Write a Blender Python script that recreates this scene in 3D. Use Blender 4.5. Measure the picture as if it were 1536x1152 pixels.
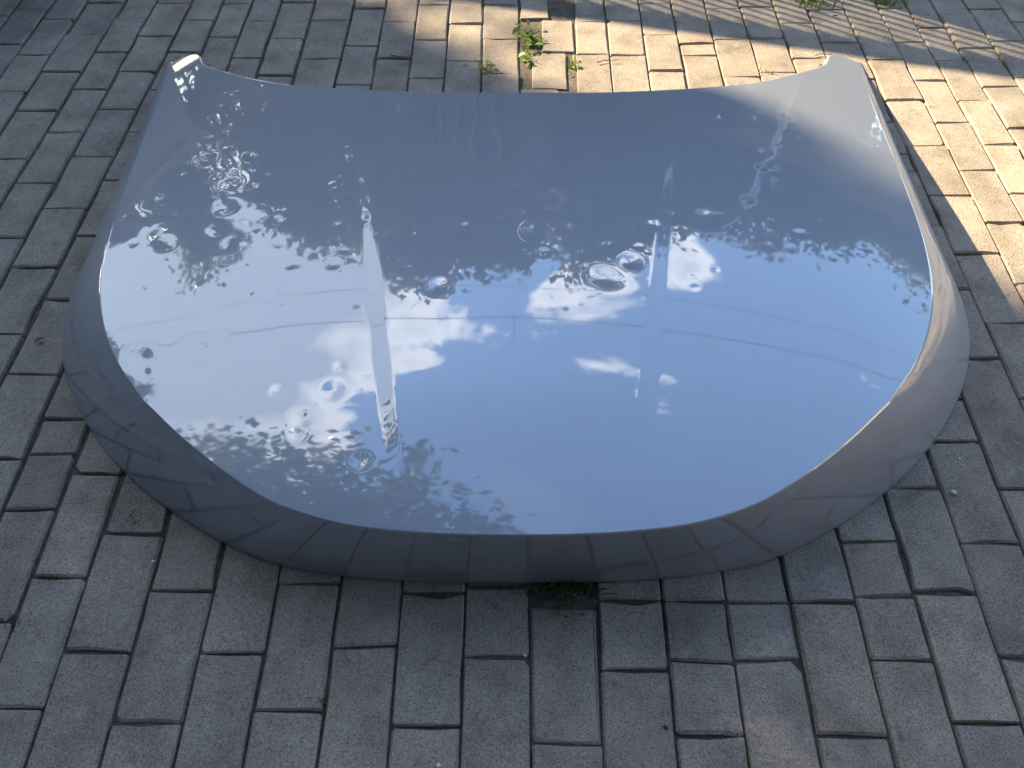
import bpy, math, random
import numpy as np
from mathutils import Vector, Matrix

scene = bpy.context.scene
for o in list(bpy.data.objects):
    bpy.data.objects.remove(o)
C = scene.collection
R = math.radians
random.seed(7)
rng = np.random.default_rng(7)

# ------------------------------------------------------------------ camera
cam_d = bpy.data.cameras.new('camera')
cam = bpy.data.objects.new('camera', cam_d)
C.objects.link(cam)
cam.location = (0, 0, 1.17)
cam.rotation_euler = (R(37), 0, 0)
cam_d.sensor_width = 36
cam_d.lens = 25.99
cam_d.clip_start = .02
cam_d.clip_end = 2000
scene.camera = cam

# ------------------------------------------------------------------ sky, sun, exposure
SUN_AZ, SUN_EL = -55.0, 28.0
world = bpy.data.worlds.new('World')
scene.world = world
world.use_nodes = True
nt = world.node_tree
N, L = nt.nodes, nt.links
bg = N['Background']
bg.inputs[1].default_value = .12
sky = N.new('ShaderNodeTexSky')
sky.sky_type = 'NISHITA'
sky.sun_disc = False
sky.sun_elevation = R(SUN_EL)
sky.sun_rotation = R(SUN_AZ)
sky.dust_density = .15
sky.air_density = 1.1


def wmath(op, a, b=None, c=None):
    n = N.new('ShaderNodeMath')
    n.operation = op
    for i, v in enumerate((a, b, c)):
        if v is None:
            continue
        if isinstance(v, (int, float)):
            n.inputs[i].default_value = v
        else:
            L.new(v, n.inputs[i])
    return n.outputs[0]


tc = N.new('ShaderNodeTexCoord')
# scattered cumulus: noise on the view direction, denser round the sun's side of the sky
mp = N.new('ShaderNodeMapping')
mp.inputs['Location'].default_value = (3.1, 1.7, .4)
mp.inputs['Scale'].default_value = (1, 1, 1.5)
L.new(tc.outputs['Generated'], mp.inputs[0])
nz = N.new('ShaderNodeTexNoise')
nz.inputs['Scale'].default_value = 3.2
nz.inputs['Detail'].default_value = 6
nz.inputs['Roughness'].default_value = .56
nz.inputs['Distortion'].default_value = .3
L.new(mp.outputs[0], nz.inputs['Vector'])


def direction(el, az):
    el, az = R(el), R(az)
    return (math.cos(el) * math.sin(az), math.cos(el) * math.cos(az), math.sin(el))


def toward(d):
    n = N.new('ShaderNodeVectorMath')
    n.operation = 'DOT_PRODUCT'
    L.new(tc.outputs['Generated'], n.inputs[0])
    n.inputs[1].default_value = d
    return n.outputs['Value']


bank = wmath('MULTIPLY', wmath('SUBTRACT', toward(direction(35, -38)), .885), 2.3)
bank2 = wmath('MULTIPLY', wmath('SUBTRACT', toward(direction(29, 4)), .95), 4.0)
cov = wmath('ADD', nz.outputs['Fac'], wmath('MAXIMUM', wmath('MAXIMUM', bank, bank2), -.14))
ramp = N.new('ShaderNodeValToRGB')
cr = ramp.color_ramp
cr.elements[0].position = .515
cr.elements[0].color = (0, 0, 0, 1)
cr.elements[1].position = .57
cr.elements[1].color = (1, 1, 1, 1)
L.new(cov, ramp.inputs[0])
tint = N.new('ShaderNodeValToRGB')          # thin sunlit cloud edge, greyer thick heart
ce = tint.color_ramp
ce.elements[0].position = .54
ce.elements[0].color = (7.0, 6.7, 6.5, 1)
ce.elements[1].position = .70
ce.elements[1].color = (2.6, 2.95, 3.5, 1)
L.new(cov, tint.inputs[0])
mixc = N.new('ShaderNodeMix')
mixc.data_type = 'RGBA'
L.new(ramp.outputs[0], mixc.inputs[0])
L.new(sky.outputs[0], mixc.inputs[6])
L.new(tint.outputs[0], mixc.inputs[7])
L.new(mixc.outputs[2], bg.inputs[0])

sun_d = bpy.data.lights.new('sun', 'SUN')
sun_d.energy = 5
sun_d.angle = R(.5)
sun_d.color = (1, .77, .48)
sun = bpy.data.objects.new('sun', sun_d)
C.objects.link(sun)
sun.rotation_euler = Vector(direction(SUN_EL, SUN_AZ)).to_track_quat('Z', 'Y').to_euler()
sun.location = (-8, 10, 9)

vs = scene.view_settings
vs.view_transform = 'Standard'
vs.look = 'None'
vs.gamma = 1
vs.exposure = 2.05
scene.cycles.max_bounces = 4
scene.cycles.diffuse_bounces = 2
scene.cycles.glossy_bounces = 3
scene.cycles.transmission_bounces = 2
scene.cycles.caustics_reflective = False
scene.cycles.caustics_refractive = False
scene.cycles.sample_clamp_indirect = 6


# ------------------------------------------------------------------ material helpers
class Mat:
    def __init__(s, name):
        s.m = bpy.data.materials.new(name)
        s.m.use_nodes = True
        s.t = s.m.node_tree
        s.b = s.t.nodes['Principled BSDF']
        s.out = s.t.nodes['Material Output']

    def node(s, kind, **kw):
        n = s.t.nodes.new(kind)
        for k, v in kw.items():
            if k.startswith('i_'):
                n.inputs[k[2:].replace('_', ' ')].default_value = v
            else:
                setattr(n, k, v)
        return n

    def link(s, a, b):
        s.t.links.new(a, b)

    def math(s, op, a, b):
        n = s.node('ShaderNodeMath', operation=op)
        for i, v in enumerate((a, b)):
            if isinstance(v, (int, float)):
                n.inputs[i].default_value = v
            else:
                s.link(v, n.inputs[i])
        return n.outputs[0]

    def noise(s, scale, detail=4, rough=.5, vec=None, dist=0):
        n = s.node('ShaderNodeTexNoise', i_Scale=scale, i_Detail=detail, i_Roughness=rough, i_Distortion=dist)
        if vec is not None:
            s.link(vec, n.inputs['Vector'])
        return n.outputs['Fac']

    def ramp(s, fac, stops):
        n = s.node('ShaderNodeValToRGB')
        e = n.color_ramp.elements
        while len(e) < len(stops):
            e.new(.5)
        for k, (p, c) in zip(e, stops):
            k.position = p
            k.color = (*c, 1) if len(c) == 3 else c
        s.link(fac, n.inputs[0])
        return n.outputs[0]

    def mix(s, fac, a, b, mode='MIX'):
        n = s.node('ShaderNodeMix', data_type='RGBA', blend_type=mode)
        for i, v in ((0, fac), (6, a), (7, b)):
            if isinstance(v, (int, float)):
                n.inputs[i].default_value = v
            elif isinstance(v, tuple):
                n.inputs[i].default_value = (*v, 1)
            else:
                s.link(v, n.inputs[i])
        return n.outputs[2]

    def bump(s, h, strength, dist):
        n = s.node('ShaderNodeBump', i_Strength=strength, i_Distance=dist)
        s.link(h, n.inputs['Height'])
        s.link(n.outputs[0], s.b.inputs['Normal'])

    def coords(s):
        return s.node('ShaderNodeNewGeometry').outputs['Position']


def g3(v):
    return (v, v, v)


def paver_mat():
    m = Mat('concrete_paver')
    p = m.coords()
    rnd = m.node('ShaderNodeObjectInfo').outputs['Random']
    isl = m.node('ShaderNodeNewGeometry').outputs['Random Per Island']
    r = m.math('FRACT', m.math('ADD', rnd, isl), 0)
    tone = m.ramp(r, [(0, (.268, .238, .202)), (.35, (.325, .288, .242)), (.7, (.300, .270, .230)), (.88, (.355, .312, .258)), (1, (.300, .250, .200))])
    grain = m.noise(420, 1, .6, p)
    c = m.mix(.55, tone, m.ramp(grain, [(.3, g3(.25)), (.52, g3(.5)), (.72, g3(.85))]), 'OVERLAY')
    v = m.node('ShaderNodeTexVoronoi', i_Scale=240, feature='F1')
    m.link(p, v.inputs['Vector'])
    pick = m.node('ShaderNodeSeparateColor')
    m.link(v.outputs['Color'], pick.inputs[0])
    dark = m.math('MULTIPLY', m.math('LESS_THAN', v.outputs['Distance'], .36), m.math('GREATER_THAN', pick.outputs[0], .60))
    pale = m.math('MULTIPLY', m.math('LESS_THAN', v.outputs['Distance'], .26), m.math('LESS_THAN', pick.outputs[0], .12))
    c = m.mix(m.math('MULTIPLY', dark, .5), c, (.08, .075, .07))
    c = m.mix(m.math('MULTIPLY', pale, .6), c, (.5, .48, .44))
    blot = m.noise(9, 3, .6, p)
    c = m.mix(.65, c, m.ramp(blot, [(.25, g3(.24)), (.5, g3(.5)), (.75, g3(.70))]), 'OVERLAY')
    scuff = m.noise(27, 3, .68, p)
    c = m.mix(m.ramp(scuff, [(.27, g3(.7)), (.38, g3(0))]), c, (.15, .135, .115))
    c = m.mix(m.ramp(scuff, [(.60, g3(0)), (.76, g3(.5))]), c, (.46, .44, .41))
    m.link(c, m.b.inputs['Base Color'])
    m.b.inputs['Roughness'].default_value = .86
    m.b.inputs['Specular IOR Level'].default_value = .25
    m.bump(m.noise(260, 2, .7, p), .7, .0022)
    return m.m


def ground_mat():
    m = Mat('sandy_ground')
    p = m.coords()
    c = m.ramp(m.noise(60, 6, .7, p), [(.3, (.075, .066, .054)), (.55, (.16, .14, .115)), (.75, (.25, .22, .18))])
    moss = m.noise(7, 5, .65, p)
    c = m.mix(m.ramp(moss, [(.56, g3(0)), (.66, g3(.6))]), c, (.045, .055, .022))
    m.link(c, m.b.inputs['Base Color'])
    m.b.inputs['Roughness'].default_value = .95
    m.bump(m.noise(240, 5, .7, p), 1, .006)
    return m.m


def paint_mat():
    """silver-blue metallic base under a clear lacquer, lightly dusty"""
    m = Mat('silver_blue_paint')
    p = m.coords()
    dust = m.noise(14, 6, .65, p)
    flake = m.noise(2600, 1, .5, p)
    col = m.mix(.12, (.385, .44, .53), m.ramp(flake, [(.35, g3(.2)), (.65, g3(.9))]), 'OVERLAY')
    col = m.mix(m.ramp(dust, [(.5, g3(0)), (.8, g3(.18))]), col, (.34, .32, .29))
    m.link(col, m.b.inputs['Base Color'])
    m.b.inputs['Metallic'].default_value = .8
    m.b.inputs['Roughness'].default_value = .66
    m.b.inputs['Specular IOR Level'].default_value = .3
    gl = m.node('ShaderNodeBsdfGlossy')
    gl.inputs['Color'].default_value = (.86, .90, .95, 1)
    m.link(m.ramp(dust, [(.4, g3(.02)), (.75, g3(.06))]), gl.inputs['Roughness'])
    sp_ = m.node('ShaderNodeTexVoronoi', i_Scale=42, feature='F1')          # dried spots and specks of dirt
    m.link(p, sp_.inputs['Vector'])
    pk = m.node('ShaderNodeSeparateColor')
    m.link(sp_.outputs['Color'], pk.inputs[0])
    spot = m.math('MULTIPLY', m.math('LESS_THAN', sp_.outputs['Distance'], m.math('MULTIPLY', pk.outputs[1], .11)), m.math('GREATER_THAN', pk.outputs[0], .80))
    col = m.mix(m.math('MULTIPLY', spot, .55), col, (.42, .40, .36))
    m.link(col, m.b.inputs['Base Color'])
    lw = m.node('ShaderNodeLayerWeight', i_Blend=.5)
    fac = m.math('ADD', m.math('MULTIPLY', lw.outputs['Facing'], .22), .16)
    fac = m.math('MULTIPLY', fac, m.math('SUBTRACT', 1, m.math('MULTIPLY', spot, .6)))
    ms = m.node('ShaderNodeMixShader')
    m.link(fac, ms.inputs[0])
    m.link(m.b.outputs[0], ms.inputs[1])
    m.link(gl.outputs[0], ms.inputs[2])
    m.link(ms.outputs[0], m.out.inputs[0])
    return m.m


def plain(name, col, rough=.7, var=.25, scale=6, bump=.2, metal=0):
    m = Mat(name)
    p = m.coords()
    n = m.noise(scale, 6, .6, p)
    c = m.mix(var, col, m.ramp(n, [(.3, g3(.2)), (.7, g3(.8))]), 'OVERLAY')
    m.link(c, m.b.inputs['Base Color'])
    m.b.inputs['Roughness'].default_value = rough
    m.b.inputs['Metallic'].default_value = metal
    m.b.inputs['Specular IOR Level'].default_value = .5 if rough < .6 else .15
    if bump:
        m.bump(m.noise(scale * 12, 4, .6, p), bump, .01)
    return m.m


def leaf_mat(name, c1, c2):
    m = Mat(name)
    isl = m.node('ShaderNodeNewGeometry').outputs['Random Per Island']
    c = m.ramp(isl, [(0, c1), (1, c2)])
    m.link(c, m.b.inputs['Base Color'])
    m.b.inputs['Roughness'].default_value = .5
    tr = m.node('ShaderNodeBsdfTranslucent')
    m.link(m.mix(.4, c, (.16, .2, .03)), tr.inputs[0])
    ms = m.node('ShaderNodeMixShader')
    ms.inputs[0].default_value = .3
    m.link(m.b.outputs[0], ms.inputs[1])
    m.link(tr.outputs[0], ms.inputs[2])
    m.link(ms.outputs[0], m.out.inputs[0])
    return m.m


PAVER = paver_mat()
GROUND = ground_mat()
PAINT = paint_mat()
UNDER = plain('primer_underside', (.09, .10, .115), .6, .2, 9, 0)
PLASTER = plain('grey_plaster', (.24, .23, .215), .9)
WHITE = plain('white_plaster', (.58, .57, .55), .85, .12)
BROWN = plain('brown_plaster', (.11, .098, .085), .9)
SLATE = plain('slate_plaster', (.06, .068, .08), .9)
ROOF = plain('roof_tile', (.13, .085, .065), .8, .4, 3)
STEEL = plain('dark_painted_steel', (.016, .018, .018), .85, .2, 20, 0, 0)
GALV = plain('galvanised_steel', (.55, .55, .54), .45, .2, 15, 0, .6)
GLASS = plain('dark_window_glass', (.02, .025, .03), .05, 0, 5, 0)
FRAME = plain('white_frame', (.7, .7, .68), .5, .1, 9, 0)
WOOD = plain('creosoted_pole', (.11, .075, .05), .9, .4, 12)
BARK = plain('bark', (.10, .075, .055), .95, .5, 8, .8)
CABLE = plain('black_cable', (.015, .015, .015), .6, 0, 5, 0)
LEAF_D = leaf_mat('dark_leaf', (.018, .035, .012), (.05, .085, .025))
LEAF_M = leaf_mat('mid_leaf', (.03, .055, .015), (.08, .12, .035))
LEAF_W = leaf_mat('weed_leaf', (.09, .17, .03), (.28, .40, .09))
LEAF_DRY = leaf_mat('dry_leaf', (.05, .035, .02), (.12, .08, .04))
MOSS = leaf_mat('moss_blade', (.035, .05, .018), (.10, .12, .045))
GRIT = leaf_mat('grit', (.05, .045, .04), (.45, .43, .39))
LAWN = plain('mown_grass', (.045, .065, .022), .95, .4, 5, .6)
CHIP = plain('pale_chip', (.75, .73, .68), .8, .1, 90, 0)
DARKCHIP = plain('dark_chip', (.06, .06, .065), .9, .2, 90, 0)


# ------------------------------------------------------------------ object helpers
def tag(o, label, cat=None, group=None, kind=None):
    if label:
        o['label'] = label
    if cat:
        o['category'] = cat
    if group:
        o['group'] = group
    if kind:
        o['kind'] = kind
    return o


def empty(name, loc=(0, 0, 0)):
    o = bpy.data.objects.new(name, None)
    o.empty_display_size = .1
    o.location = loc
    C.objects.link(o)
    return o


def mesh_obj(name, verts, faces, mat, parent=None, smooth=False, loc=(0, 0, 0)):
    me = bpy.data.meshes.new(name)
    me.from_pydata([tuple(map(float, v)) for v in verts] if not isinstance(verts, list) else verts, [], faces)
    me.materials.append(mat)
    if smooth:
        me.shade_smooth()
    me.update()
    o = bpy.data.objects.new(name, me)
    o.location = loc
    C.objects.link(o)
    if parent:
        o.parent = parent
    return o


class MB:
    """collects simple solids into one mesh"""
    def __init__(s):
        s.v, s.f = [], []

    def box(s, x0, x1, y0, y1, z0, z1, rot=0, ctr=None):
        b = len(s.v)
        pts = [(x, y, z) for z in (z0, z1) for x, y in ((x0, y0), (x1, y0), (x1, y1), (x0, y1))]
        if rot:
            cx, cy = ctr if ctr else ((x0 + x1) / 2, (y0 + y1) / 2)
            c, n = math.cos(rot), math.sin(rot)
            pts = [(cx + (x - cx) * c - (y - cy) * n, cy + (x - cx) * n + (y - cy) * c, z) for x, y, z in pts]
        s.v += pts
        s.f += [tuple(b + i for i in q) for q in ((0, 3, 2, 1), (4, 5, 6, 7), (0, 1, 5, 4), (1, 2, 6, 5), (2, 3, 7, 6), (3, 0, 4, 7))]
        return s

    def tube(s, pts, rad, n=7):
        b = len(s.v)
        P = [Vector(p) for p in pts]
        for i, p in enumerate(P):
            d = (P[min(i + 1, len(P) - 1)] - P[max(i - 1, 0)]).normalized()
            a = d.orthogonal().normalized()
            c = d.cross(a)
            r = rad[i] if isinstance(rad, (list, tuple)) else rad
            for k in range(n):
                t = 2 * math.pi * k / n
                s.v.append(tuple(p + a * (r * math.cos(t)) + c * (r * math.sin(t))))
        for i in range(len(P) - 1):
            for k in range(n):
                s.f.append((b + i * n + k, b + i * n + (k + 1) % n, b + (i + 1) * n + (k + 1) % n, b + (i + 1) * n + k))
        s.f.append(tuple(b + k for k in reversed(range(n))))
        s.f.append(tuple(b + (len(P) - 1) * n + k for k in range(n)))
        return s

    def poly(s, pts, faces):
        b = len(s.v)
        s.v += [tuple(p) for p in pts]
        s.f += [tuple(b + i for i in f) for f in faces]
        return s

    def build(s, name, mat, parent=None, smooth=False):
        return mesh_obj(name, s.v, s.f, mat, parent, smooth)


# ------------------------------------------------------------------ the ground and its pavers
g = mesh_obj('ground', [(-80, -80, -.0074), (80, -80, -.0074), (80, 80, -.0074), (-80, 80, -.0074)], [(0, 1, 2, 3)], GROUND)
tag(g, None, kind='structure')
lw_ = mesh_obj('added_dark_lawn', [(-60, 4.75, -.004), (60, 4.75, -.004), (60, 70, -.004), (-60, 70, -.004)], [(0, 1, 2, 3)], LAWN)  # unseen dark ground, added so the bonnet mirrors less sunlit sand
tag(lw_, None, kind='structure')
pavement = empty('brick_pavement')
tag(pavement, None, kind='structure')

# joint lines that run away from the camera: x at y=.327 and at y=2.112
LINES = [(-1.44, -1.482), (-1.335, -1.375), (-1.22, -1.253), (-1.115, -1.15), (-1.005, -1.035), (-.89, -.931), (-.795, -.836), (-.699, -.742),
         (-.593, -.633), (-.486, -.507), (-.386, -.404), (-.281, -.300), (-.179, -.197), (-.0755, -.0895), (.0276, .022), (.135, .191),
         (.241, .292), (.343, .400), (.447, .505), (.554, .613), (.652, .722), (.754, .832), (.86, .935), (.965, 1.053), (1.07, 1.162),
         (1.165, 1.256), (1.265, 1.345)]
JOINTS = [[1.916, 2.112, 2.326], [1.607, 1.825, 2.02, 2.228], [1.307, 1.508, 1.723, 1.93, 2.127, 2.33],
          [1.011, 1.212, 1.411, 1.616, 1.831, 2.02, 2.216, 2.425], [.708, .905, 1.112, 2.127, 2.317], [.406, .606, .72, .797, 2.216],
          [.276, .482, .677, 2.093, 2.309], [.359, .559, 1.999, 2.204, 2.434], [.256, .458, 2.089, 2.317], [.357, 1.95, 2.165, 2.394],
          [.272, .471, 2.093, 2.309], [.368, 1.985, 2.196, 2.412], [.251, .454, 2.078, 2.297], [.35, .467, 2.01, 2.208, 2.416],
          [.228, .431, .535, 1.93], [.332, .441, 2.115, 2.309], [.238, .344, .44, 2.112, 2.313], [.347, .439, 2.024, 2.228],
          [.238, .437, 2.108, 2.176, 2.305], [.347, .448, .546, 2.196], [.255, .454, 2.208, 2.403], [.351, .542, .747, .847, 2.093, 2.297],
          [.646, .948, 1.142, 1.351, 1.555, 1.769, 1.982, 2.184], [1.044, 1.256, 1.461, 1.664, 1.873, 2.082, 2.297],
          [1.363, 1.561, 1.769, 1.975, 2.188], [1.667, 1.873, 2.082, 2.276]]
while LINES[0][0] > -4.0:
    LINES.insert(0, (LINES[0][0] - .106, LINES[0][1] - .107))
    JOINTS.insert(0, [random.uniform(.3, .5)])
while LINES[-1][0] < 3.6:
    JOINTS.append([random.uniform(.3, .5)])
    LINES.append((LINES[-1][0] + .106, LINES[-1][1] + .107))
Y_LO, Y_HI = -2.0, 4.3


def line_x(i, y):
    b, t = LINES[i]
    return b + (t - b) * (y - .327) / 1.785 if -1 < y < 4 else b + (t - b) * (min(max(y, -1), 4) - .327) / 1.785


def fill(js):
    js = sorted(js)
    out = []
    y = js[0]
    while y > Y_LO:
        out.append(y)
        y -= random.uniform(.198, .208)
    out = out[::-1]
    for a, b in zip(js, js[1:]):
        gap = b - a
        if gap > .27:
            n = max(1, round(gap / .204))
            out += [a + gap * k / n for k in range(1, n)]
        out.append(b)
    y = js[-1]
    while y < Y_HI:
        y += random.uniform(.198, .208)
        out.append(y)
    return out


def paver_shape(corners, chip=True, lie=None):
    """corners: four plan points anticlockwise. Returns verts and faces of a worn, bevelled block."""
    cs = [Vector((x, y)) for x, y in corners]
    n = len(cs)
    ctr = sum(cs, Vector((0, 0))) / n
    pts = []
    for i in range(n):
        a, p, b = cs[i - 1], cs[i], cs[(i + 1) % n]
        da, db = (a - p), (b - p)
        r = random.uniform(.002, .005)
        if chip and random.random() < .06:
            r = random.uniform(.007, .016)
        r1, r2 = r * random.uniform(.6, 1.3), r * random.uniform(.6, 1.3)
        pts.append(p + da.normalized() * min(r1, da.length * .4))
        pts.append(p + db.normalized() * min(r2, db.length * .4))
        nn = 2 if db.length > .13 else 1
        for q in range(nn):
            m = p + db * ((q + random.uniform(.25, .75)) / nn)
            pts.append(m + (ctr - m).normalized() * (random.uniform(-.0006, .0022) + (random.uniform(.002, .007) if random.random() < .07 else 0)))
    dz = random.uniform(-.0022, .0022)
    if random.random() < .06:
        dz -= random.uniform(.001, .003)
    tx, ty = random.uniform(-.013, .013), random.uniform(-.011, .011)
    o_ = ctr
    if lie:
        dz, tx, ty, o_ = lie
    k = len(pts)

    def hz(p):
        return dz + (p.x - o_.x) * tx + (p.y - o_.y) * ty
    v, f = [], []
    bev = random.uniform(.0015, .0042)
    tops = []
    for i, p in enumerate(pts):
        e1 = (p - pts[i - 1]).normalized() if (p - pts[i - 1]).length else Vector((1, 0))
        e2 = (pts[(i + 1) % k] - p).normalized()
        nrm = Vector((-(e1.y + e2.y), e1.x + e2.x))
        nrm = nrm.normalized() if nrm.length else (ctr - p).normalized()
        tops.append(p + nrm * bev * random.uniform(.7, 1.4))
    for p in pts:
        v.append((p.x, p.y, -.05))
    for p in pts:
        v.append((p.x, p.y, hz(p) - random.uniform(.0025, .005)))
    for p in tops:
        v.append((p.x, p.y, hz(p)))
    for i in range(k):
        j = (i + 1) % k
        f.append((i, j, k + j, k + i))
        f.append((k + i, k + j, 2 * k + j, 2 * k + i))
    f.append(tuple(range(2 * k, 3 * k)))
    return v, f, ctr


pav = []      # every block: verts, faces, centre


def add_block(corners, chip=True, lie=None):
    pav.append(paver_shape(corners, chip, lie))


def split_block(c, p, q):
    """a cracked block: two pieces on either side of the line from edge point p to edge point q (edges 1 and 3)"""
    a, b, d, e = [Vector(k) for k in c]
    u = b + (d - b) * p
    w = a + (e - a) * q
    lie = (random.uniform(-.0015, .0015), random.uniform(-.008, .008), random.uniform(-.008, .008), (a + d) / 2)
    s = Vector((0, .0008))
    add_block([tuple(a), tuple(b), tuple(u - s), tuple(w - s)], False, lie)
    add_block([tuple(w + s), tuple(u + s), tuple(d), tuple(e)], False, lie)


cracked = {(.95, 1.75): (.35, .3)}
first_col = next(i for i, l in enumerate(LINES) if l[0] == .0276)
for i in range(len(LINES) - 1):
    ys = fill(JOINTS[i])
    for y0, y1 in zip(ys, ys[1:]):
        ym = (y0 + y1) / 2
        if i == first_col:                       # the loose column behind the bonnet, and a missing half block under its nose
            if .43 < ym < .54 or ym > 1.93 and ym < 2.62:
                continue
        gx, gy = random.uniform(.0008, .0026), random.uniform(.0007, .0026)
        if i < first_col - 5 and y0 > .4:
            gx += .0025
        if abs(ym - 0.41) < .07 and i == first_col - 1:
            gy = .004
        if y1 - y0 < .05:
            continue
        sk = random.uniform(-.0025, .0025)
        xl0, xl1, xr0, xr1 = line_x(i, y0) + gx, line_x(i, y1) + gx, line_x(i + 1, y0) - gx, line_x(i + 1, y1) - gx
        if i == first_col and ym < 1.93:
            xr0, xr1 = min(xr0, xl0 + .108), min(xr1, xl1 + .108)
        c = [(xl0, y0 + gy - sk), (xr0, y0 + gy + sk), (xr1, y1 - gy + sk), (xl1, y1 - gy - sk)]
        hit = [v for (x, y), v in cracked.items() if xl0 < x < xr0 and y0 < y < y1]
        if hit:
            split_block(c, *hit[0])
        else:
            add_block(c)
# loose blocks, shifted sideways in their wide joint
add_block([(.056, 1.935), (.158, 1.930), (.163, 2.121), (.060, 2.124)])
add_block([(.090, 2.133), (.188, 2.130), (.190, 2.318), (.094, 2.322)])
add_block([(.025, 2.325), (.116, 2.330), (.114, 2.520), (.023, 2.520)])
add_block([(.026, 2.528), (.125, 2.530), (.128, 2.70), (.026, 2.70)])

# the bonnet's plan outline (left half), also used to know which blocks it hides
OUT = [(-1.0119, 2.0637, 0.002), (-0.9846, 1.7443, 0.012), (-0.9623, 1.4042, 0.012), (-0.9525, 1.1736, 0.007), (-0.9473, 1.0451, 0.003), (-0.9259, 0.9754, 0.003),
    (-0.8738, 0.8728, 0.003), (-0.7967, 0.7707, 0.003), (-0.6972, 0.674, 0.003), (-0.6054, 0.6064, 0.004), (-0.5096, 0.5503, 0.005), (-0.4096, 0.5064, 0.006), (-0.2944,
    0.4822, 0.008), (-0.1615, 0.4704, 0.009), (-0.0741, 0.4677, 0.01), (0.0075, 0.4666, 0.01)]
CREASE = [(-0.996, 2.0568), (-0.9035, 1.6271), (-0.849, 1.323), (-0.8151, 1.1298), (-0.7842, 1.0067), (-0.7441, 0.9051), (-0.685, 0.8047), (-0.6032, 0.7071), (-0.5097,
    0.6254), (-0.4284, 0.5651), (-0.3439, 0.5167), (-0.261, 0.489), (-0.1622, 0.4739), (-0.075, 0.4684), (0.0077, 0.4672)]
REAR = [(-0.996, 2.0568), (-0.9438, 2.0838), (-0.8696, 1.9721), (-0.76, 1.8679), (-0.5939, 1.7523), (-0.4455, 1.6976), (-0.2738, 1.6576), (-0.1098, 1.6393), (0.0075,
    1.637)]
XC = .0075


def hidden_by_bonnet(x, y):
    # plan test at the block's centre, drawn in by the bonnet's height as seen from standing height
    ax = abs(x - XC)
    if not .55 < y < 1.95:
        return False
    side = np.interp(y, [.44, .49, .53, .59, .66, .76, .87, .97, 1.04, 1.39, 1.73, 2.06], [0, .40, .50, .6, .69, .79, .87, .92, .945, .955, .975, 1.0])
    return ax < side - .09


def in_view(x, y):
    d = y * math.cos(R(53)) + 1.17 * math.sin(R(53))
    if d < .05:
        return 0
    u = 1109 * x / d
    w = 1109 * (y * math.sin(R(53)) - 1.17 * math.cos(R(53))) / d
    if abs(u) > 810 or abs(w) > 620:
        return 0
    return 1 / (d * d)


scored = sorted(range(len(pav)), key=lambda i: -(0 if hidden_by_bonnet(pav[i][2].x, pav[i][2].y) else in_view(pav[i][2].x, pav[i][2].y)))
for i in scored[:300]:
    v, f, c = pav[i]
    mesh_obj('paver', [(x - c.x, y - c.y, z) for x, y, z in v], f, PAVER, pavement, loc=(c.x, c.y, 0))
mb = MB()
for i in scored[300:]:
    v, f, c = pav[i]
    mb.poly(v, f)
tag(mb.build('paver_field', PAVER, pavement), None, kind='stuff')


# ------------------------------------------------------------------ the bonnet
def curve(pts, n):
    """smooth curve through pts, n samples evenly spaced by arc length"""
    P = np.array(pts, float)
    d = np.r_[0, np.cumsum(np.linalg.norm(np.diff(P[:, :2], axis=0), axis=1))]
    m = np.gradient(P, d, axis=0)
    s = np.linspace(0, d[-1], 4000)
    k = np.clip(np.searchsorted(d, s, 'right') - 1, 0, len(P) - 2)
    hh = d[k + 1] - d[k]
    t = ((s - d[k]) / hh)[:, None]
    hh = hh[:, None]
    Q = (2 * t**3 - 3 * t**2 + 1) * P[k] + (t**3 - 2 * t**2 + t) * hh * m[k] + (-2 * t**3 + 3 * t**2) * P[k + 1] + (t**3 - t**2) * hh * m[k + 1]
    a = np.r_[0, np.cumsum(np.linalg.norm(np.diff(Q[:, :2], axis=0), axis=1))]
    w = np.linspace(0, a[-1], n)
    return np.stack([np.interp(w, a, Q[:, j]) for j in range(P.shape[1])], 1)


def mirror(P):
    Q = np.array(P)[::-1].copy()
    Q[:, 0] = 2 * XC - Q[:, 0]
    return Q


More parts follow.
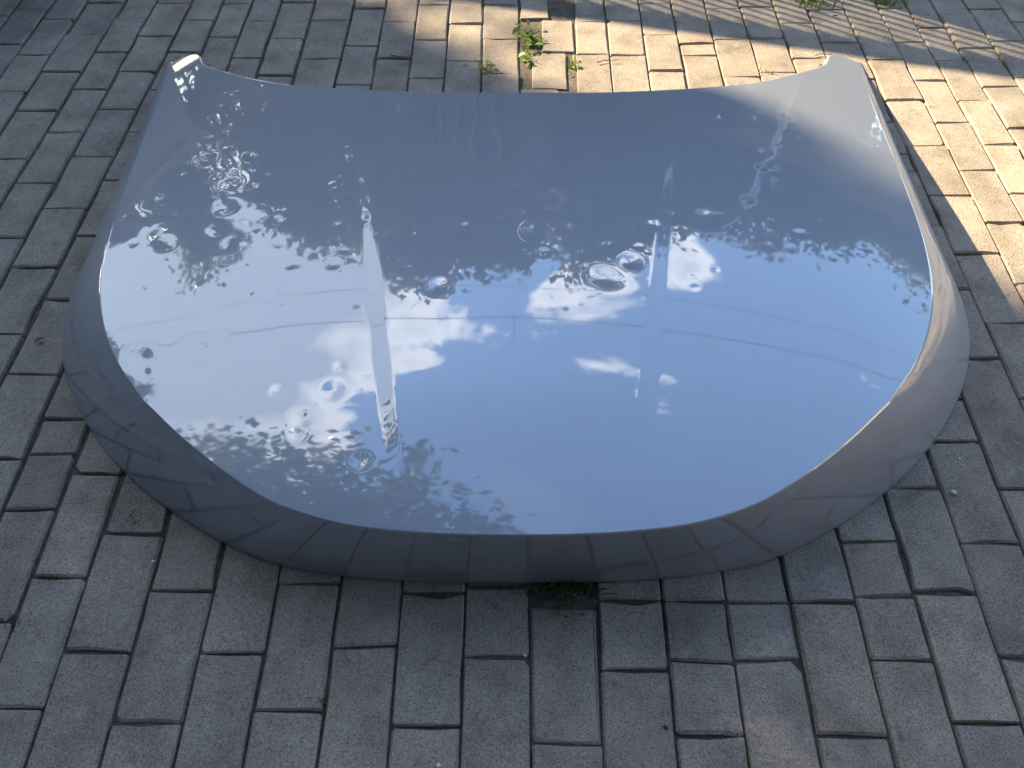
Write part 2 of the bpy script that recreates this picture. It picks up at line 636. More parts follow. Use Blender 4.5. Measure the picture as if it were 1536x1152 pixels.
DENTS = [(-0.569, 1.55, 1), (-0.529, 1.63, 0.8), (-0.46, 1.566, 0.7), (-0.669, 1.506, 0.9), (-0.68, 1.39, 1.6), (-0.714, 1.348, 1), (-0.579, 1.385, 1), (-0.531, 1.306,
    1.1), (-0.598, 1.283, 1.8), (-0.583, 1.198, 2), (-0.584, 1.123, 1.5), (-0.547, 1.084, 1.6), (-0.657, 1.176, 1.4), (-0.68, 1.099, 1.5), (-0.754, 1.246, 1.2), (-0.467,
    1.142, 1), (-0.387, 1.326, 0.9), (-0.711, 1.728, 0.8), (-0.649, 1.762, 0.7), (-0.771, 1.72, 0.8), (-0.762, 1.603, 0.8), (-0.42, 0.945, 0.6), (-0.475, 0.94, 0.7),
    (-0.41, 1.004, 0.7), (-0.331, 1.001, 0.8), (-0.401, 1.009, 0.6), (-0.68, 0.973, 0.6), (-0.637, 0.797, 2), (-0.521, 0.762, 1.5), (-0.453, 0.711, 0.8), (-0.288, 0.71,
    1.4), (-0.331, 0.656, 1.2), (-0.336, 0.632, 0.8), (-0.376, 0.714, 1.1), (-0.231, 0.584, 0.9), (-0.284, 0.757, 0.6), (-0.038, 1.501, 0.9), (0.038, 1.333, 1), (-0.214,
    1.501, 0.7), (-0.2, 1.374, 0.6), (-0.062, 1.207, 1.8), (-0.118, 1.071, 2.2), (0.041, 1.079, 1.7), (0.069, 1.184, 1.8), (0.178, 1.209, 1.6), (0.209, 1.177, 1.8),
    (0.273, 1.329, 1.2), (0.166, 1.331, 1.1), (0.209, 1.333, 1), (0.171, 0.953, 2.2), (0.218, 0.998, 1.5), (-0.132, 0.932, 1.4), (0.01, 1.272, 0.6), (-0.323, 1.266, 0.9),
    (-0.291, 1.128, 0.8), (0.512, 1.506, 1), (0.66, 1.583, 1.2), (0.649, 1.482, 1.1), (0.488, 1.317, 1), (0.566, 1.34, 1), (0.693, 1.362, 0.9), (0.378, 1.144, 2.2),
    (0.565, 1.109, 0.8), (0.803, 1.32, 1), (0.786, 1.231, 1.3), (0.624, 1.225, 0.8), (0.374, 1.52, 1), (0.428, 1.56, 1.2), (0.439, 1.45, 1.2), (0.35, 1.568, 1), (0.324,
    1.617, 1.1), (0.379, 1.358, 0.9), (-0.097, 1.329, 0.6), (0.141, 1.503, 0.7), (-0.239, 1.19, 0.9), (-0.204, 1.103, 1), (-0.408, 1.225, 1), (-0.341, 1.111, 1), (-0.01,
    1.12, 0.9), (0.105, 1.09, 1), (0.274, 1.106, 1), (-0.075, 0.461, 0.6)]


def base_z(X, Y):
    x, y = X - XC, Y - 1.1
    yf, yr = np.minimum(Y - .75, 0), np.maximum(Y - 1.55, 0)
    return .215 - .045 * y - .09 * y * y - .08 * x * x - .25 * yf * yf + .06 * yr * yr - .08 * np.maximum(np.abs(x) - .55, 0)**2


def panel_z(X, Y):
    z = base_z(X, Y)
    # raised centre between two character lines that close in towards the nose
    def sp(d):
        return .0013 * np.logaddexp(0, d / .0013)
    c = .225 + (Y - .78) * .19
    d = c - np.abs(X - XC)
    w = .013
    step = (sp(d + w) - sp(d - w)) / (2 * w)
    fade = np.clip((Y - .56) / .16, 0, 1) * np.clip((1.64 - Y) / .24, 0, 1)
    fade = fade * fade * (3 - 2 * fade)
    z = z + .0044 * step * fade
    # hail dents
    q = np.random.default_rng(5)
    for dx, dy, s in DENTS:
        ang, asp = q.uniform(0, 3.1), q.uniform(.72, 1.0)
        ux, uy = (X - dx) * math.cos(ang) + (Y - dy) * math.sin(ang), (Y - dy) * math.cos(ang) - (X - dx) * math.sin(ang)
        r2 = ux**2 * asp + uy**2 / asp
        sg = .0098 * s**.8
        z = z - .00095 * min(s, 1.7)**.6 * q.uniform(.75, 1.25) * (np.exp(-r2 / (2 * sg * sg)) - .2 * np.exp(-r2 / (2 * (1.9 * sg)**2)))
    r = np.random.default_rng(3)
    for _ in range(70):                                      # pinpoint dings
        dx, dy, sg = r.uniform(-.8, .8), r.uniform(.9, 1.68), r.uniform(.003, .0048)
        z = z - r.uniform(.00012, .0003) * np.exp(-((X - dx)**2 + (Y - dy)**2) / (2 * sg * sg))
    for _ in range(60):                                      # faint further dings
        dx, dy = r.uniform(-.8, .8), r.uniform(.95, 1.7)
        sg = r.uniform(.005, .011)
        z = z - r.uniform(.00015, .0004) * np.exp(-((X - dx)**2 + (Y - dy)**2) / (2 * sg * sg))
    for _ in range(40):                                      # waviness of a battered sheet
        dx, dy, sg = r.uniform(-.85, .85), r.uniform(.5, 1.8), r.uniform(.04, .11)
        z = z + r.normal(0, .0005) * np.exp(-((X - dx)**2 + (Y - dy)**2) / (2 * sg * sg))
    for _ in range(45):
        dx, dy, sg = r.uniform(-.8, .8), r.uniform(.85, 1.55), r.uniform(.022, .045)
        z = z + r.normal(0, .00013) * np.exp(-((X - dx)**2 + (Y - dy)**2) / (2 * sg * sg))
    for cx, cy, n_, w_ in ((-.62, 1.26, 14, .10), (-.40, 1.25, 9, .08), (-.08, 1.17, 12, .10), (.14, 1.15, 10, .08), (.40, 1.30, 10, .12), (-.55, .80, 8, .10)):
        for _ in range(n_):                                  # hail came down thickest here
            dx, dy, sg = r.normal(cx, w_), r.normal(cy, w_ * .7), r.uniform(.006, .012)
            r2 = (X - dx)**2 + (Y - dy)**2
            z = z - r.uniform(.0004, .0009) * (np.exp(-r2 / (2 * sg * sg)) - .25 * np.exp(-r2 / (2 * (1.8 * sg)**2)))
    for _ in range(26):                                      # smaller dents of the rear half
        dx, dy, sg = r.uniform(-.8, .8), r.uniform(1.1, 1.68), r.uniform(.006, .010)
        z = z - r.uniform(.0003, .0007) * np.exp(-((X - dx)**2 + (Y - dy)**2) / (2 * sg * sg))
    return z


NU, NV = 520, 400
cz = [(x, y, 0.) for x, y in CREASE]
left_c, front_half = CREASE[:8], CREASE[7:]
Lc = curve(left_c, NV)                              # rear to front
Fc = curve(front_half + [(p[0], p[1]) for p in mirror(front_half)[1:]], NU)
Rr = curve(REAR + [(p[0], p[1]) for p in mirror(REAR)[1:]], NU)
Rc = mirror(Lc)[::-1]                               # rear to front
u = np.linspace(0, 1, NU)[None, :, None]
v = np.linspace(0, 1, NV)[:, None, None]
G = (1 - v) * Rr[None] + v * Fc[None] + (1 - u) * Lc[:, None] + u * Rc[:, None] \
    - ((1 - u) * (1 - v) * Rr[0] + u * (1 - v) * Rr[-1] + (1 - u) * v * Fc[0] + u * v * Fc[-1])
GX, GY = G[..., 0], G[..., 1]
GZ = panel_z(GX, GY)
V = [np.stack([GX, GY, GZ], -1).reshape(-1, 3)]
F = []
idx = np.arange(NU * NV).reshape(NV, NU)
F.append(np.stack([idx[:-1, :-1], idx[1:, :-1], idx[1:, 1:], idx[:-1, 1:]], -1).reshape(-1, 4))
# edge loop: left side down, along the nose, right side up
loop = np.concatenate([idx[:, 0], idx[-1, 1:], idx[::-1, -1][1:]])
half = OUT
Oc = curve(half + [tuple(p) for p in mirror(half)[1:]], 4000)
loop_xy = V[0][loop]
arc = np.r_[0, np.cumsum(np.linalg.norm(np.diff(loop_xy[:, :2], axis=0), axis=1))]
arc /= arc[-1]
oa = np.r_[0, np.cumsum(np.linalg.norm(np.diff(Oc[:, :2], axis=0), axis=1))]
oa /= oa[-1]
O = np.stack([np.interp(arc, oa, Oc[:, j]) for j in range(3)], 1)
rows = 26
prev = loop
n0 = NU * NV
A0 = loop_xy
drop = (A0[:, 2] - O[:, 2])[:, None]
P1 = A0.copy()
P1[:, :2] += .57 * (O - A0)[:, :2]
P1[:, 2] -= .35 * drop[:, 0]
cen = np.array([XC, 1.2, 0])
inw = cen - O
inw[:, 2] = 0
inw /= np.linalg.norm(inw, axis=1)[:, None]
for k in range(1, rows + 4):
    if k <= rows:
        t = k / rows
        P = (1 - t)**2 * A0 + 2 * t * (1 - t) * P1 + t * t * O
    else:                                            # hem folded under
        h = k - rows
        P = O + inw * (.002, .006, .014)[h - 1] + np.array([0, 0, (-.0015, -.002, .001)[h - 1]])
    V.append(P)
    cur = n0 + np.arange(len(loop))
    n0 += len(loop)
    F.append(np.stack([prev[:-1], cur[:-1], cur[1:], prev[1:]], -1))
    prev = cur
# rear flange: the sheet turns down behind the last visible line
rl = idx[0, :]
RX = V[0][rl]
tg = np.gradient(RX[:, :2], axis=0)
tg /= np.linalg.norm(tg, axis=1)[:, None] + 1e-9
nb = np.stack([-tg[:, 1], tg[:, 0]], 1)
nb *= np.sign(nb[:, 1:2] + 1e-6)
ends = np.clip(np.minimum(np.arange(NU), np.arange(NU)[::-1]) / 40., 0, 1)[:, None]
prev = rl
for a, b in ((.004, -.001), (.008, -.0035), (.011, -.007), (.013, -.012), (.013, -.018)):
    P = RX.copy()
    P[:, :2] += nb * a * ends
    P[:, 2] += b * (.3 + .7 * ends[:, 0])
    V.append(P)
    cur = n0 + np.arange(NU)
    n0 += NU
    F.append(np.stack([prev[:-1], prev[1:], cur[1:], cur[:-1]], -1))
    prev = cur
V = np.concatenate(V)
F = np.concatenate(F)
me = bpy.data.meshes.new('outer_panel')
me.vertices.add(len(V))
me.vertices.foreach_set('co', V.ravel())
me.loops.add(F.size)
me.loops.foreach_set('vertex_index', F.ravel().astype(np.int32))
me.polygons.add(len(F))
me.polygons.foreach_set('loop_start', np.arange(0, F.size, 4, dtype=np.int32))
me.polygons.foreach_set('loop_total', np.full(len(F), 4, dtype=np.int32))
me.update(calc_edges=True)
me.validate()
me.materials.append(PAINT)
me.shade_smooth()
bonnet = empty('car_bonnet', (XC, 1.2, 0))
tag(bonnet, 'hail-dented silver-blue car bonnet lying face up on the brick paving', 'car bonnet')


def under(o):
    o.parent = bonnet
    o.matrix_parent_inverse = Matrix.Translation((-XC, -1.2, 0))
    return o


pan = bpy.data.objects.new('outer_panel', me)
C.objects.link(pan)
under(pan)
# pressed inner frame on the underside
st = 10
gx, gy = GX[::st, ::st], GY[::st, ::st]
k = .955
ix, iy = XC + (gx - XC) * k, 1.2 + (gy - 1.2) * k
rib = .008 * (np.sin((ix - XC) * 17)**2) * (np.sin(iy * 9)**2)
iz = np.maximum(base_z(ix, iy) - .022 + rib, .006)
nv, nu = ix.shape
ii = np.arange(nv * nu).reshape(nv, nu)
ff = np.stack([ii[:-1, :-1], ii[:-1, 1:], ii[1:, 1:], ii[1:, :-1]], -1).reshape(-1, 4)
under(mesh_obj('inner_frame', [tuple(map(float, p)) for p in np.stack([ix, iy, iz], -1).reshape(-1, 3)], [tuple(map(int, q)) for q in ff], UNDER, smooth=True))


# bare-metal scratches on the nose and one long hairline scratch on the panel
for x0, x1, t0, t1, w in ((-.068, -.034, .36, .44, .0011), (-.092, -.070, .10, .14, .0008), (-.060, -.050, .06, .16, .0008), (-.046, -.040, .10, .05, .0008)):
    m = MB()
    V3 = []
    for i in range(5):
        x, t = x0 + (x1 - x0) * i / 4, t0 + (t1 - t0) * i / 4
        j = int(np.argmin(np.abs(A0[:, 0] - x) + (A0[:, 1] > .6) * 9))
        for dt in (-1, 1):
            tt = t + dt * w * (1 - .7 * abs(i / 4 - .4)) / .15
            q = (1 - tt)**2 * A0[j] + 2 * tt * (1 - tt) * P1[j] + tt * tt * O[j]
            V3.append((x, float(q[1]) - .0007, float(q[2]) + .0003))
    m.poly(V3, [(2 * i, 2 * i + 2, 2 * i + 3, 2 * i + 1) for i in range(4)])
    under(m.build('scratch', CHIP))
m = MB()
ys_ = np.linspace(.80, .87, 12)
xs_ = .003 + .0006 * np.sin(ys_ * 70)
zs_ = panel_z(xs_, ys_) + .0004
m.poly([(float(x + d), float(y), float(z)) for x, y, z in zip(xs_, ys_, zs_) for d in (-.0002, .0002)], [(2 * i, 2 * i + 1, 2 * i + 3, 2 * i + 2) for i in range(11)])
under(m.build('scratch', UNDER))


# ------------------------------------------------------------------ walls, gate and houses round the yard
def rotbox(mb, p, q, t, z0, z1):
    """a box along the plan line p to q with thickness t"""
    p, q = Vector(p), Vector(q)
    d = (q - p).normalized()
    n = Vector((-d.y, d.x)) * t / 2
    c = [p - n, q - n, q + n, p + n]
    mb.poly([(a.x, a.y, z) for z in (z0, z1) for a in c], [(0, 3, 2, 1), (4, 5, 6, 7), (0, 1, 5, 4), (1, 2, 6, 5), (2, 3, 7, 6), (3, 0, 4, 7)])
    return mb


pier = empty('low_pillar', (-1.95, 2.75, 0))


def child(mb, name, mat, root, smooth=False):
    o = mb.build(name, mat, root, smooth)
    o.matrix_parent_inverse = Matrix.Translation(-root.location)
    return o


child(MB().box(-2.36, -1.66, 2.40, 3.145, 0, .50), 'shaft', PLASTER, pier)
child(MB().box(-2.40, -1.62, 2.36, 3.185, .50, .56), 'cap', PLASTER, pier)
child(MB().box(-2.385, -1.635, 2.375, 3.17, -.02, .10), 'plinth', PLASTER, pier)
tag(pier, 'low grey plastered pillar at the upper left corner of the paving', 'pillar')

wl = empty('garden_wall', (-2.7, -.5, 0))
child(MB().box(-3.6, -3.4, -4.2, 1.6, 0, 1.55), 'wall', BROWN, wl)
child(MB().box(-3.64, -3.36, -4.24, 1.64, 1.55, 1.62), 'coping', PLASTER, wl)
tag(wl, 'brown garden wall running along the left of the yard', 'wall')

GA, GB = Vector((-3.5, 4.55)), Vector((.2, 3.514))
gate = empty('bar_fence', (0, 3.7, 0))
gd = (GB - GA).normalized()
glen = (GB - GA).length
child(rotbox(MB(), GA, GB, .05, 1.68, 1.79), 'top_rail', STEEL, gate)
child(rotbox(MB(), GA, GB, .05, .08, .14), 'bottom_rail', STEEL, gate)
bar_me = None
nb_ = int(glen / .105)
for k in range(1, nb_):
    p = GA + gd * (k * glen / nb_)
    if bar_me is None:
        o = MB().tube([(0, 0, .14), (0, 0, 1.68)], .014, 6).build('bar', STEEL, gate)
        bar_me = o.data
    else:
        o = bpy.data.objects.new('bar', bar_me)
        C.objects.link(o)
        o.parent = gate
    o.location = Vector((p.x, p.y, 0)) - gate.location
tag(gate, 'dark steel bar fence whose striped shadow falls on the paving', 'fence')
for k, (t, lab) in enumerate(((.012, 'dark fence post with flat cap at the left end of the bar fence'), (.985, 'dark fence post with flat cap at the right end of the bar fence'))):
    p = GA + gd * (t * glen) + Vector((-.05, -.16))
    e = empty('fence_post', (p.x, p.y, 0))
    child(MB().box(p.x - .13, p.x + .13, p.y - .1, p.y + .1, 0, 1.70), 'shaft', BROWN, e)
    child(MB().box(p.x - .16, p.x + .16, p.y - .13, p.y + .13, 1.70, 1.74), 'cap', PLASTER, e)
    tag(e, lab, 'fence post')


def window(root, plane, a0, a1, z0, z1, pos, out):
    """plane 'x': a window in a wall at x=pos spanning y a0..a1; plane 'y': at y=pos spanning x"""
    def bx(mb, b0, b1, c0, c1, d0, d1):
        lo, hi = sorted((pos + out * d0, pos + out * d1))
        if plane == 'x':
            mb.box(lo, hi, b0, b1, c0, c1)
        else:
            mb.box(b0, b1, lo, hi, c0, c1)
    m = MB()
    t = .07
    for q in ((a0, a1, z0, z0 + t), (a0, a1, z1 - t, z1), (a0, a0 + t, z0 + t, z1 - t), (a1 - t, a1, z0 + t, z1 - t), ((a0 + a1) / 2 - .025, (a0 + a1) / 2 + .025, z0 + t, z1 - t)):
        bx(m, *q, .0, .05)
    w = child(m, 'window', FRAME, root)
    m = MB()
    bx(m, a0 + t, a1 - t, z0 + t, z1 - t, .002, .02)
    m.build('pane', GLASS, w)
    m = MB()
    bx(m, a0 - .05, a1 + .05, z0 - .06, z0 - .002, .0, .1)
    child(m, 'sill', PLASTER, root)


def house(name, x0, x1, y0, y1, h, ridge, wall_mat, over, label, axis='x'):
    e = empty(name, ((x0 + x1) / 2, (y0 + y1) / 2, 0))
    child(MB().box(x0, x1, y0, y1, 0, h), 'wall', wall_mat, e)
    m = MB()
    X0, X1, Y0, Y1 = x0 - over, x1 + over, y0 - over, y1 + over
    if axis == 'x':
        ym = (y0 + y1) / 2
        pts = [(X0, Y0, h + .01), (X1, Y0, h + .01), (X1, Y1, h + .01), (X0, Y1, h + .01), (X0 + over, ym, ridge), (X1 - over, ym, ridge)]
        m.poly(pts, [(0, 3, 2, 1), (0, 1, 5, 4), (2, 3, 4, 5), (1, 2, 5), (3, 0, 4)])
    else:
        xm = (x0 + x1) / 2
        pts = [(X0, Y0, h + .01), (X1, Y0, h + .01), (X1, Y1, h + .01), (X0, Y1, h + .01), (xm, Y0 + over, ridge), (xm, Y1 - over, ridge)]
        m.poly(pts, [(0, 3, 2, 1), (0, 1, 4), (1, 2, 5, 4), (2, 3, 5), (3, 0, 4, 5)])
    child(m, 'roof', ROOF, e)
    tag(e, label, 'house')
    return e


hw = house('white_house', 8.2, 13, -4, 5.5, 2.9, 4.6, WHITE, .5, 'white plastered house right of the yard, mirrored along the bonnet edge', 'y')
for a in (-2.2, .6, 3.2):
    window(hw, 'x', a, a + 1.2, 1.0, 2.2, 8.2, -1)
hb = house('nose_darkening_house', -3.2, 7.0, -7.5, -1.9, 5.6, 7.4, SLATE, .7, 'tall dark slate house with wide eaves, added behind the camera to darken the bonnet nose')  # unseen house, added and made tall so the bonnet nose stays dark
window(hb, 'y', -2.4, -1.0, .9, 2.1, -1.9, 1)
window(hb, 'y', 3.6, 5.0, 3.6, 4.8, -1.9, 1)
m = MB().box(1.2, 2.1, -1.9, -1.84, 0, 2.05)
d = child(m, 'door', WOOD, hb)
hl = house('sun_block_house', -16, -9.2, -3, 6.5, 7.0, 8.6, BROWN, .02, 'tall brown house added beyond the garden wall to shade the yard', 'y')  # unseen, added to keep the low sun off the yard
window(hl, 'x', -1.5, -.3, 1.0, 2.3, -9.2, 1)
hf = house('far_house', -4.6, 9.5, 15, 21, 3.2, 6.2, SLATE, .6, 'slate grey house with tiled roof beyond the bar fence')
for a in (-3.4, -.4, 3, 6.2):
    window(hf, 'y', a, a + 1.5, 1.0, 2.3, 15, -1)

# poles and overhead wires
for (px, py, lab) in ((-16, 7.6, 'dark timber utility pole far to the left'), (14.5, 6.2, 'dark timber utility pole to the right behind the white house')):
    e = empty('utility_pole', (px, py, 0))
    child(MB().tube([(px, py, -.1), (px, py, 3.5), (px, py, 7.4)], [.13, .11, .09], 10), 'pole', WOOD, e, True)
    child(MB().box(px - .06, px + .06, py - .7, py + .7, 6.9, 7.02), 'cross_arm', WOOD, e)
    tag(e, lab, 'utility pole')
for k, (dy, dz, lab) in enumerate(((-.45, .04, 'nearer overhead wire crossing the sky, mirrored across the bonnet'), (.5, .05, 'farther overhead wire crossing the sky, mirrored across the bonnet'))):
    pts = []
    for i in range(33):
        t = i / 32
        pts.append((-16 + 30.5 * t, 7.6 - 1.4 * t + dy, 7.03 + dz - 3.0 * t * (1 - t)))
    o = MB().tube(pts, .008 if k == 0 else .005, 5).build('overhead_wire', CABLE, None, True)
    tag(o, lab, 'wire')
e = empty('steel_post', (3.0, 6.6, 0))
child(MB().tube([(3, 6.6, -.1), (3, 6.6, 3.4)], .055, 10), 'pole', GALV, e, True)
child(MB().tube([(3, 6.6, 3.38), (2.9, 6.5, 3.55), (2.55, 6.2, 3.62)], .03, 8), 'arm', GALV, e, True)
child(MB().box(2.3, 2.62, 6.06, 6.28, 3.57, 3.66), 'lamp_head', GALV, e)
tag(e, 'pale steel lamp post standing beyond the bar fence', 'lamp post')


# ------------------------------------------------------------------ trees
def leaves(points, size, r, aspect=1.7):
    n = len(points)
    a = r.normal(size=(n, 3))
    a /= np.linalg.norm(a, axis=1)[:, None]
    b = np.cross(a, r.normal(size=(n, 3)))
    b /= np.linalg.norm(b, axis=1)[:, None]
    s = size * r.uniform(.6, 1.35, (n, 1))
    p0 = points - a * s * aspect / 2
    p2 = points + a * s * aspect / 2
    p1 = points + b * s / 2
    p3 = points - b * s / 2
    vv = np.stack([p0, p1, p2, p3], 1).reshape(-1, 3)
    return vv, np.arange(4 * n).reshape(-1, 4)


def quads(name, vv, ff, mat, parent):
    me = bpy.data.meshes.new(name)
    me.vertices.add(len(vv))
    me.vertices.foreach_set('co', vv.astype(np.float32).ravel())
    me.loops.add(ff.size)
    me.loops.foreach_set('vertex_index', ff.ravel().astype(np.int32))
    me.polygons.add(len(ff))
    me.polygons.foreach_set('loop_start', np.arange(0, ff.size, 4, dtype=np.int32))
    me.polygons.foreach_set('loop_total', np.full(len(ff), 4, dtype=np.int32))
    me.update(calc_edges=True)
    me.materials.append(mat)
    o = bpy.data.objects.new(name, me)
    C.objects.link(o)
    o.parent = parent
    return o


def tree(x, y, height, rad, crown_h, label, seed, clumps=90, per=130, leaf=.13, mat=None, name='leafy_tree', group=None, trunk=.16, spread=.16, cat='tree', hollow=.35):
    r = np.random.default_rng(seed)
    e = empty(name, (x, y, 0))
    cz = height - crown_h / 2
    d = r.normal(size=(clumps, 3))
    d /= np.linalg.norm(d, axis=1)[:, None]
    q = d * (hollow + (1 - hollow) * r.uniform(0, 1, (clumps, 1))**.6) * r.uniform(.72, 1.05, (clumps, 1))
    cc = q * [rad, rad, crown_h / 2] + [0, 0, cz]
    pts = np.concatenate([c + r.normal(size=(per, 3)) * rad * spread * r.uniform(.6, 1.4) * [1, 1, .8] for c in cc])
    vv, ff = leaves(pts, leaf, r)
    quads('crown', vv, ff, mat or LEAF_M, e)
    m = MB()
    lean = r.normal(0, .04 * height, 2) * .4
    top = (lean[0], lean[1], height - crown_h * .35)
    m.tube([(0, 0, -.1), (lean[0] * .3, lean[1] * .3, height * .3), (lean[0] * .7, lean[1] * .7, height * .55), top], [trunk, trunk * .8, trunk * .55, trunk * .2], 9)
    for c in cc[:: max(1, clumps // 14)]:
        s = Vector((lean[0] * .6, lean[1] * .6, max(height - crown_h, height * .25) + (c[2] - cz + crown_h / 2) * .25))
        t = Vector(c)
        mid = (s + t) / 2 + Vector((0, 0, .08 * height))
        m.tube([tuple(s), tuple(mid), tuple(t)], [trunk * .35, trunk * .22, trunk * .06], 6)
    o = m.build('trunk', BARK, e, True)
    tag(e, label, cat, group)
    return e


tree(-1.3, 9.6, 8.3, 2.0, 7.2, 'broad dark tree mirrored in the middle of the bonnet', 11, 120, 150, .14, LEAF_D)
tree(1.9, 10.6, 8.4, 2.0, 7.4, 'dark tree beside the lamp post, mirrored right of the bonnet centre', 12, 110, 150, .14, LEAF_D)
tree(5.6, 11.4, 7.6, 2.3, 6.4, 'rounded tree behind the white house', 13, 110, 140, .14, LEAF_D)
tree(9.8, 12.0, 7.6, 2.6, 6.4, 'wide tree at the far right behind the fence', 18, 100, 130, .15, LEAF_D)
tree(-4.3, 10.8, 8.6, .9, 7.8, 'narrow upright tree left of the broad dark tree', 14, 70, 130, .13, LEAF_M, spread=.26)
tree(-8.0, 12.0, 9.4, .85, 8.6, 'tall slender tree farthest left beyond the fence', 15, 70, 120, .13, LEAF_M, spread=.26)
tree(-4.2, 17.5, 7.0, 3.0, 6, 'bushy tree behind the slate grey house on its left', 19, 80, 120, .2, LEAF_D)
tree(-8.6, 17.5, 7.0, 2.3, 6.8, 'rounded bushy tree added far left beyond the fence to cover low sky', 22, 60, 110, .16, LEAF_D, 'sky_cover_tree')  # unseen, added to cover bright low sky in the bonnet's reflection
tree(-12.2, 16.8, 6.4, 2.2, 6.2, 'lower rounded bushy tree added at the far left, next to the first, to cover low sky', 23, 60, 110, .16, LEAF_D, 'sky_cover_tree')  # likewise added out of view to hide low sky from the reflection
tree(-4.3, -.3, 9.0, 4.2, 4.6, 'large shade tree spreading over the garden wall on the left', 16, 210, 170, .12, LEAF_M, trunk=.26, spread=.10, hollow=.2)
tree(-10.47, 8.59, 12.0, .47, 11.6, 'dense columnar conifer added before the tall brown house to block the sun', 21, 260, 80, .14, LEAF_D, 'sun_block_conifer', spread=.30, hollow=0)  # unseen, placed and sized to block the sun over the bonnet
tree(-7.21, 5.39, 7.2, .48, 6.2, 'sparse young tree added between the garden wall and the conifer to break up the sun', 17, 100, 62, .10, LEAF_M, 'sun_filter_tree', trunk=.05, spread=.24)  # unseen, crown added to let the sun through only in patches


# ------------------------------------------------------------------ weeds and litter on the paving
def blade_tuft(name, x, y, n, h, spread, mat, label, cat, seed, z=-.01, width=.003):
    r = np.random.default_rng(seed)
    vs_, fs = [], []
    for _ in range(n):
        a = r.uniform(0, 2 * math.pi)
        o = np.array([r.normal(0, spread), r.normal(0, spread * .7), 0])
        d = np.array([math.cos(a), math.sin(a), 0])
        s = np.array([-d[1], d[0], 0]) * width * r.uniform(.6, 1.3)
        hh = h * r.uniform(.4, 1.1)
        lean = hh * r.uniform(.2, 1.0)
        p = [o, o + d * lean * .35 + [0, 0, hh * .6], o + d * lean + [0, 0, hh]]
        b = len(vs_)
        vs_ += [tuple(p[0] - s), tuple(p[0] + s), tuple(p[1] + s * .8), tuple(p[1] - s * .8), tuple(p[2] + s * .1), tuple(p[2] - s * .1)]
        fs += [(b, b + 1, b + 2, b + 3), (b + 3, b + 2, b + 4, b + 5)]
    o = mesh_obj(name, vs_, fs, mat, None, loc=(x, y, z))
    if label:
        tag(o, label, cat)
    return o


def leaf_blade(length, width, r, droop):
    """an oval leaf with a folded midrib, base at the origin, pointing along +x"""
    xs = [0, .2, .45, .7, .9, 1]
    ws = [.08, .55, 1, .85, .4, .03]
    vs_ = []
    for t, w in zip(xs, ws):
        z = length * (.55 * t - droop * t * t)
        for s in (-1, 0, 1):
            vs_.append((length * t, s * width / 2 * w, z + (0 if s == 0 else width * .12)))
    fs = []
    for i in range(len(xs) - 1):
        for s in (0, 1):
            a = i * 3 + s
            fs.append((a, a + 3, a + 4, a + 1))
    return vs_, fs


def broad_weed(x, y, n, length, label, seed, sx=.02, sy=.03):
    r = np.random.default_rng(seed)
    e = empty('broadleaf_weed', (x, y, -.01))
    for i in range(n):
        ln = length * r.uniform(.55, 1.25)
        vs_, fs = leaf_blade(ln, ln * r.uniform(.5, .75), r, r.uniform(.2, .8))
        o = mesh_obj('leaf', vs_, fs, LEAF_W, e, True, loc=(r.normal(0, sx), r.normal(0, sy), r.uniform(.004, .02)))
        o.rotation_euler = (r.normal(0, .3), r.uniform(-.6, .1), r.uniform(0, 2 * math.pi))
    t = blade_tuft('stem', 0, 0, 14, .03, sx, LEAF_W, None, None, seed + 1, z=0, width=.0016)
    t.parent = e
    tag(e, label, 'weed')
    return e


broad_weed(.055, 2.19, 42, .025, 'largest leafy green weed in the wide gap between loose pavers', 31, .018, .045)
broad_weed(.045, 2.09, 12, .02, 'small drooping weed at the near end of the wide paver gap', 33, .008, .025)
broad_weed(-.072, 2.04, 12, .018, 'tiny weed in the joint left of the big weed', 35, .012, .016)
broad_weed(.178, 2.05, 8, .016, 'small dark weed in the narrow joint right of the big weed', 37, .006, .03)
blade_tuft('grass_tuft', .985, 2.44, 70, .05, .04, LEAF_W, 'left of two grass tufts at the top edge of the paving', 'grass tuft', 41)
blade_tuft('grass_tuft', 1.215, 2.43, 45, .04, .032, LEAF_W, 'right of two grass tufts at the top edge of the paving', 'grass tuft', 42)
blade_tuft('grass_tuft', .085, .475, 120, .045, .035, MOSS, 'dark grass in the hole of a missing paver under the bonnet nose', 'grass tuft', 43, width=.002)
blade_tuft('grass_tuft', .735, 2.005, 14, .03, .02, LEAF_W, 'few pale grass blades at the rear edge of the bonnet on the right', 'grass tuft', 44, width=.0015)
for i, (x, y, lab) in enumerate(((-.783, .405, 'mossy tuft in the joint at the lower left edge'), (-.276, .285, 'mossy tuft at a paver corner near the bottom, left of centre'),
                                 (-.765, .484, 'mossy tuft in the joint left of the bonnet nose'), (-.652, .588, 'small mossy tuft just under the left front rim of the bonnet'))):
    blade_tuft('moss_tuft', x, y, 60, .014, .011, MOSS, lab, 'moss', 50 + i, width=.0013)


def chip(name, x, y, s, mat, label, cat, seed, z=.003):
    r = np.random.default_rng(seed)
    k = 7
    ring = [(s * r.uniform(.6, 1.1) * math.cos(2 * math.pi * i / k), s * r.uniform(.5, .9) * math.sin(2 * math.pi * i / k)) for i in range(k)]
    vs_ = [(a, b, 0) for a, b in ring] + [(a * .75, b * .75, s * r.uniform(.25, .4)) for a, b in ring]
    fs = [tuple(reversed(range(k))), tuple(range(k, 2 * k))] + [(i, (i + 1) % k, k + (i + 1) % k, k + i) for i in range(k)]
    o = mesh_obj(name, vs_, fs, mat, None, loc=(x, y, z))
    return tag(o, label, cat)


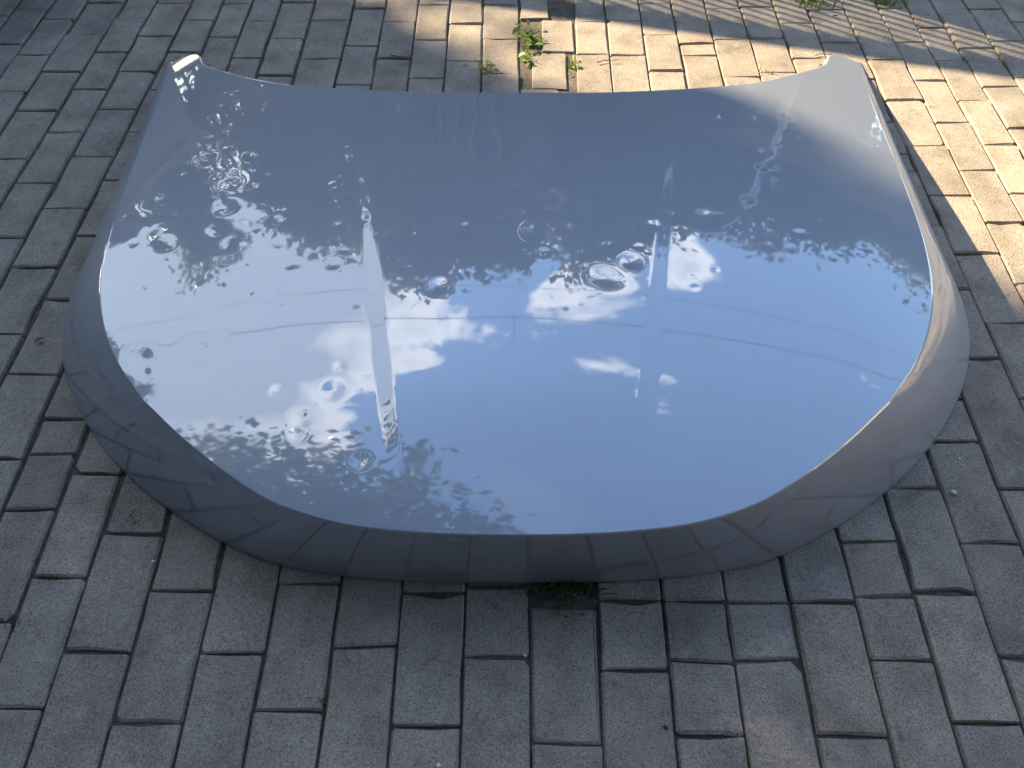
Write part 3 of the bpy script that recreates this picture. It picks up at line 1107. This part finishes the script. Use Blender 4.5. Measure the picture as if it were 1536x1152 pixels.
chip('pebble', .787, .638, .006, CHIP, 'largest white pebble on the paving right of the bonnet', 'pebble', 61)
chip('pebble', .822, .708, .003, CHIP, 'tiny pale pebble above the large white one', 'pebble', 62)
chip('pebble', -.601, .508, .004, CHIP, 'pale pebble in the joint left of the bonnet nose', 'pebble', 63)
chip('pebble', .02, .353, .0035, CHIP, 'small pale pebble on the paver below the bonnet nose', 'pebble', 64)
chip('stone_chip', .225, .25, .005, DARKCHIP, 'dark stone chip on a paver at the bottom, right of centre', 'stone', 65)
chip('pebble', -.105, .20, .004, CHIP, 'pale pebble at the very bottom of the paving', 'pebble', 66)
for (x, y, ang, s, lab, sd) in ((-.985, .985, .6, .022, 'dry curled leaf on the paving at the left edge', 71), (1.01, 2.33, .1, .02, 'dry brown leaf on the sunlit paving behind the bonnet corner', 72)):
    r = np.random.default_rng(sd)
    vs_, fs = leaf_blade(s, s * .45, r, .5)
    o = mesh_obj('dry_leaf', vs_, fs, LEAF_DRY, None, True, loc=(x, y, .004))
    o.rotation_euler = (0, 0, ang)
    tag(o, lab, 'leaf')
for (x, y, ang, ln, lab) in ((.25, 2.06, .25, .07, 'thin dry twig beside the narrow weedy joint'), (-.36, 2.10, -.5, .05, 'thin dry twig on the paver behind the bonnet, left of centre'), (.90, 2.10, .1, .06, 'reddish twig beside the right rear corner of the bonnet')):
    pts = [(math.cos(ang) * ln * t, math.sin(ang) * ln * t + .006 * math.sin(5 * t), .004 + .003 * t) for t in (0, .3, .65, 1)]
    o = MB().tube(pts, [.0014, .0012, .001, .0005], 5).build('twig', LEAF_DRY, None, True)
    o.location = (x, y, 0)
    tag(o, lab, 'twig')

# moss in the joints and loose grit, too fine to count
r = np.random.default_rng(91)
vs_, fs = [], []
spots = []
for i in range(len(LINES) - 1):
    for _ in range(3):
        y = r.uniform(.15, 2.45)
        if -1.6 < LINES[i][0] < 1.5 and not hidden_by_bonnet(line_x(i, y), y) and r.uniform() < (.75 if LINES[i][0] < -.2 else .35):
            spots.append((line_x(i, y), y))
for sx_, sy_ in spots:
    ln = r.uniform(.01, .05)
    for _ in range(int(r.uniform(15, 50))):
        x, y = sx_ + r.normal(0, .0018), sy_ + r.normal(0, ln)
        a, h_ = r.uniform(0, 6.28), r.uniform(.003, .009)
        c_, n_ = math.cos(a), math.sin(a)
        b = len(vs_)
        vs_ += [(x - n_ * .0007, y + c_ * .0007, -.007), (x + n_ * .0007, y - c_ * .0007, -.007), (x + c_ * h_ * .6, y + n_ * h_ * .6, -.007 + h_)]
        fs.append((b, b + 1, b + 2))
o = mesh_obj('joint_moss', vs_, fs, MOSS, pavement)
tag(o, None, kind='stuff')
vs_, fs = [], []
for _ in range(420):
    x, y = r.uniform(-1.6, 1.6), r.uniform(.12, 2.45)
    if hidden_by_bonnet(x, y):
        continue
    s_ = r.uniform(.0006, .0018) * (1.6 if r.uniform() < .06 else 1)
    b = len(vs_)
    p = r.normal(0, 1, (4, 3)) * s_
    vs_ += [(x + q[0], y + q[1], .0025 + abs(q[2])) for q in p]
    fs += [(b, b + 1, b + 2), (b, b + 2, b + 3), (b, b + 3, b + 1), (b + 1, b + 3, b + 2)]
o = mesh_obj('grit', vs_, fs, GRIT, pavement)
tag(o, None, kind='stuff')
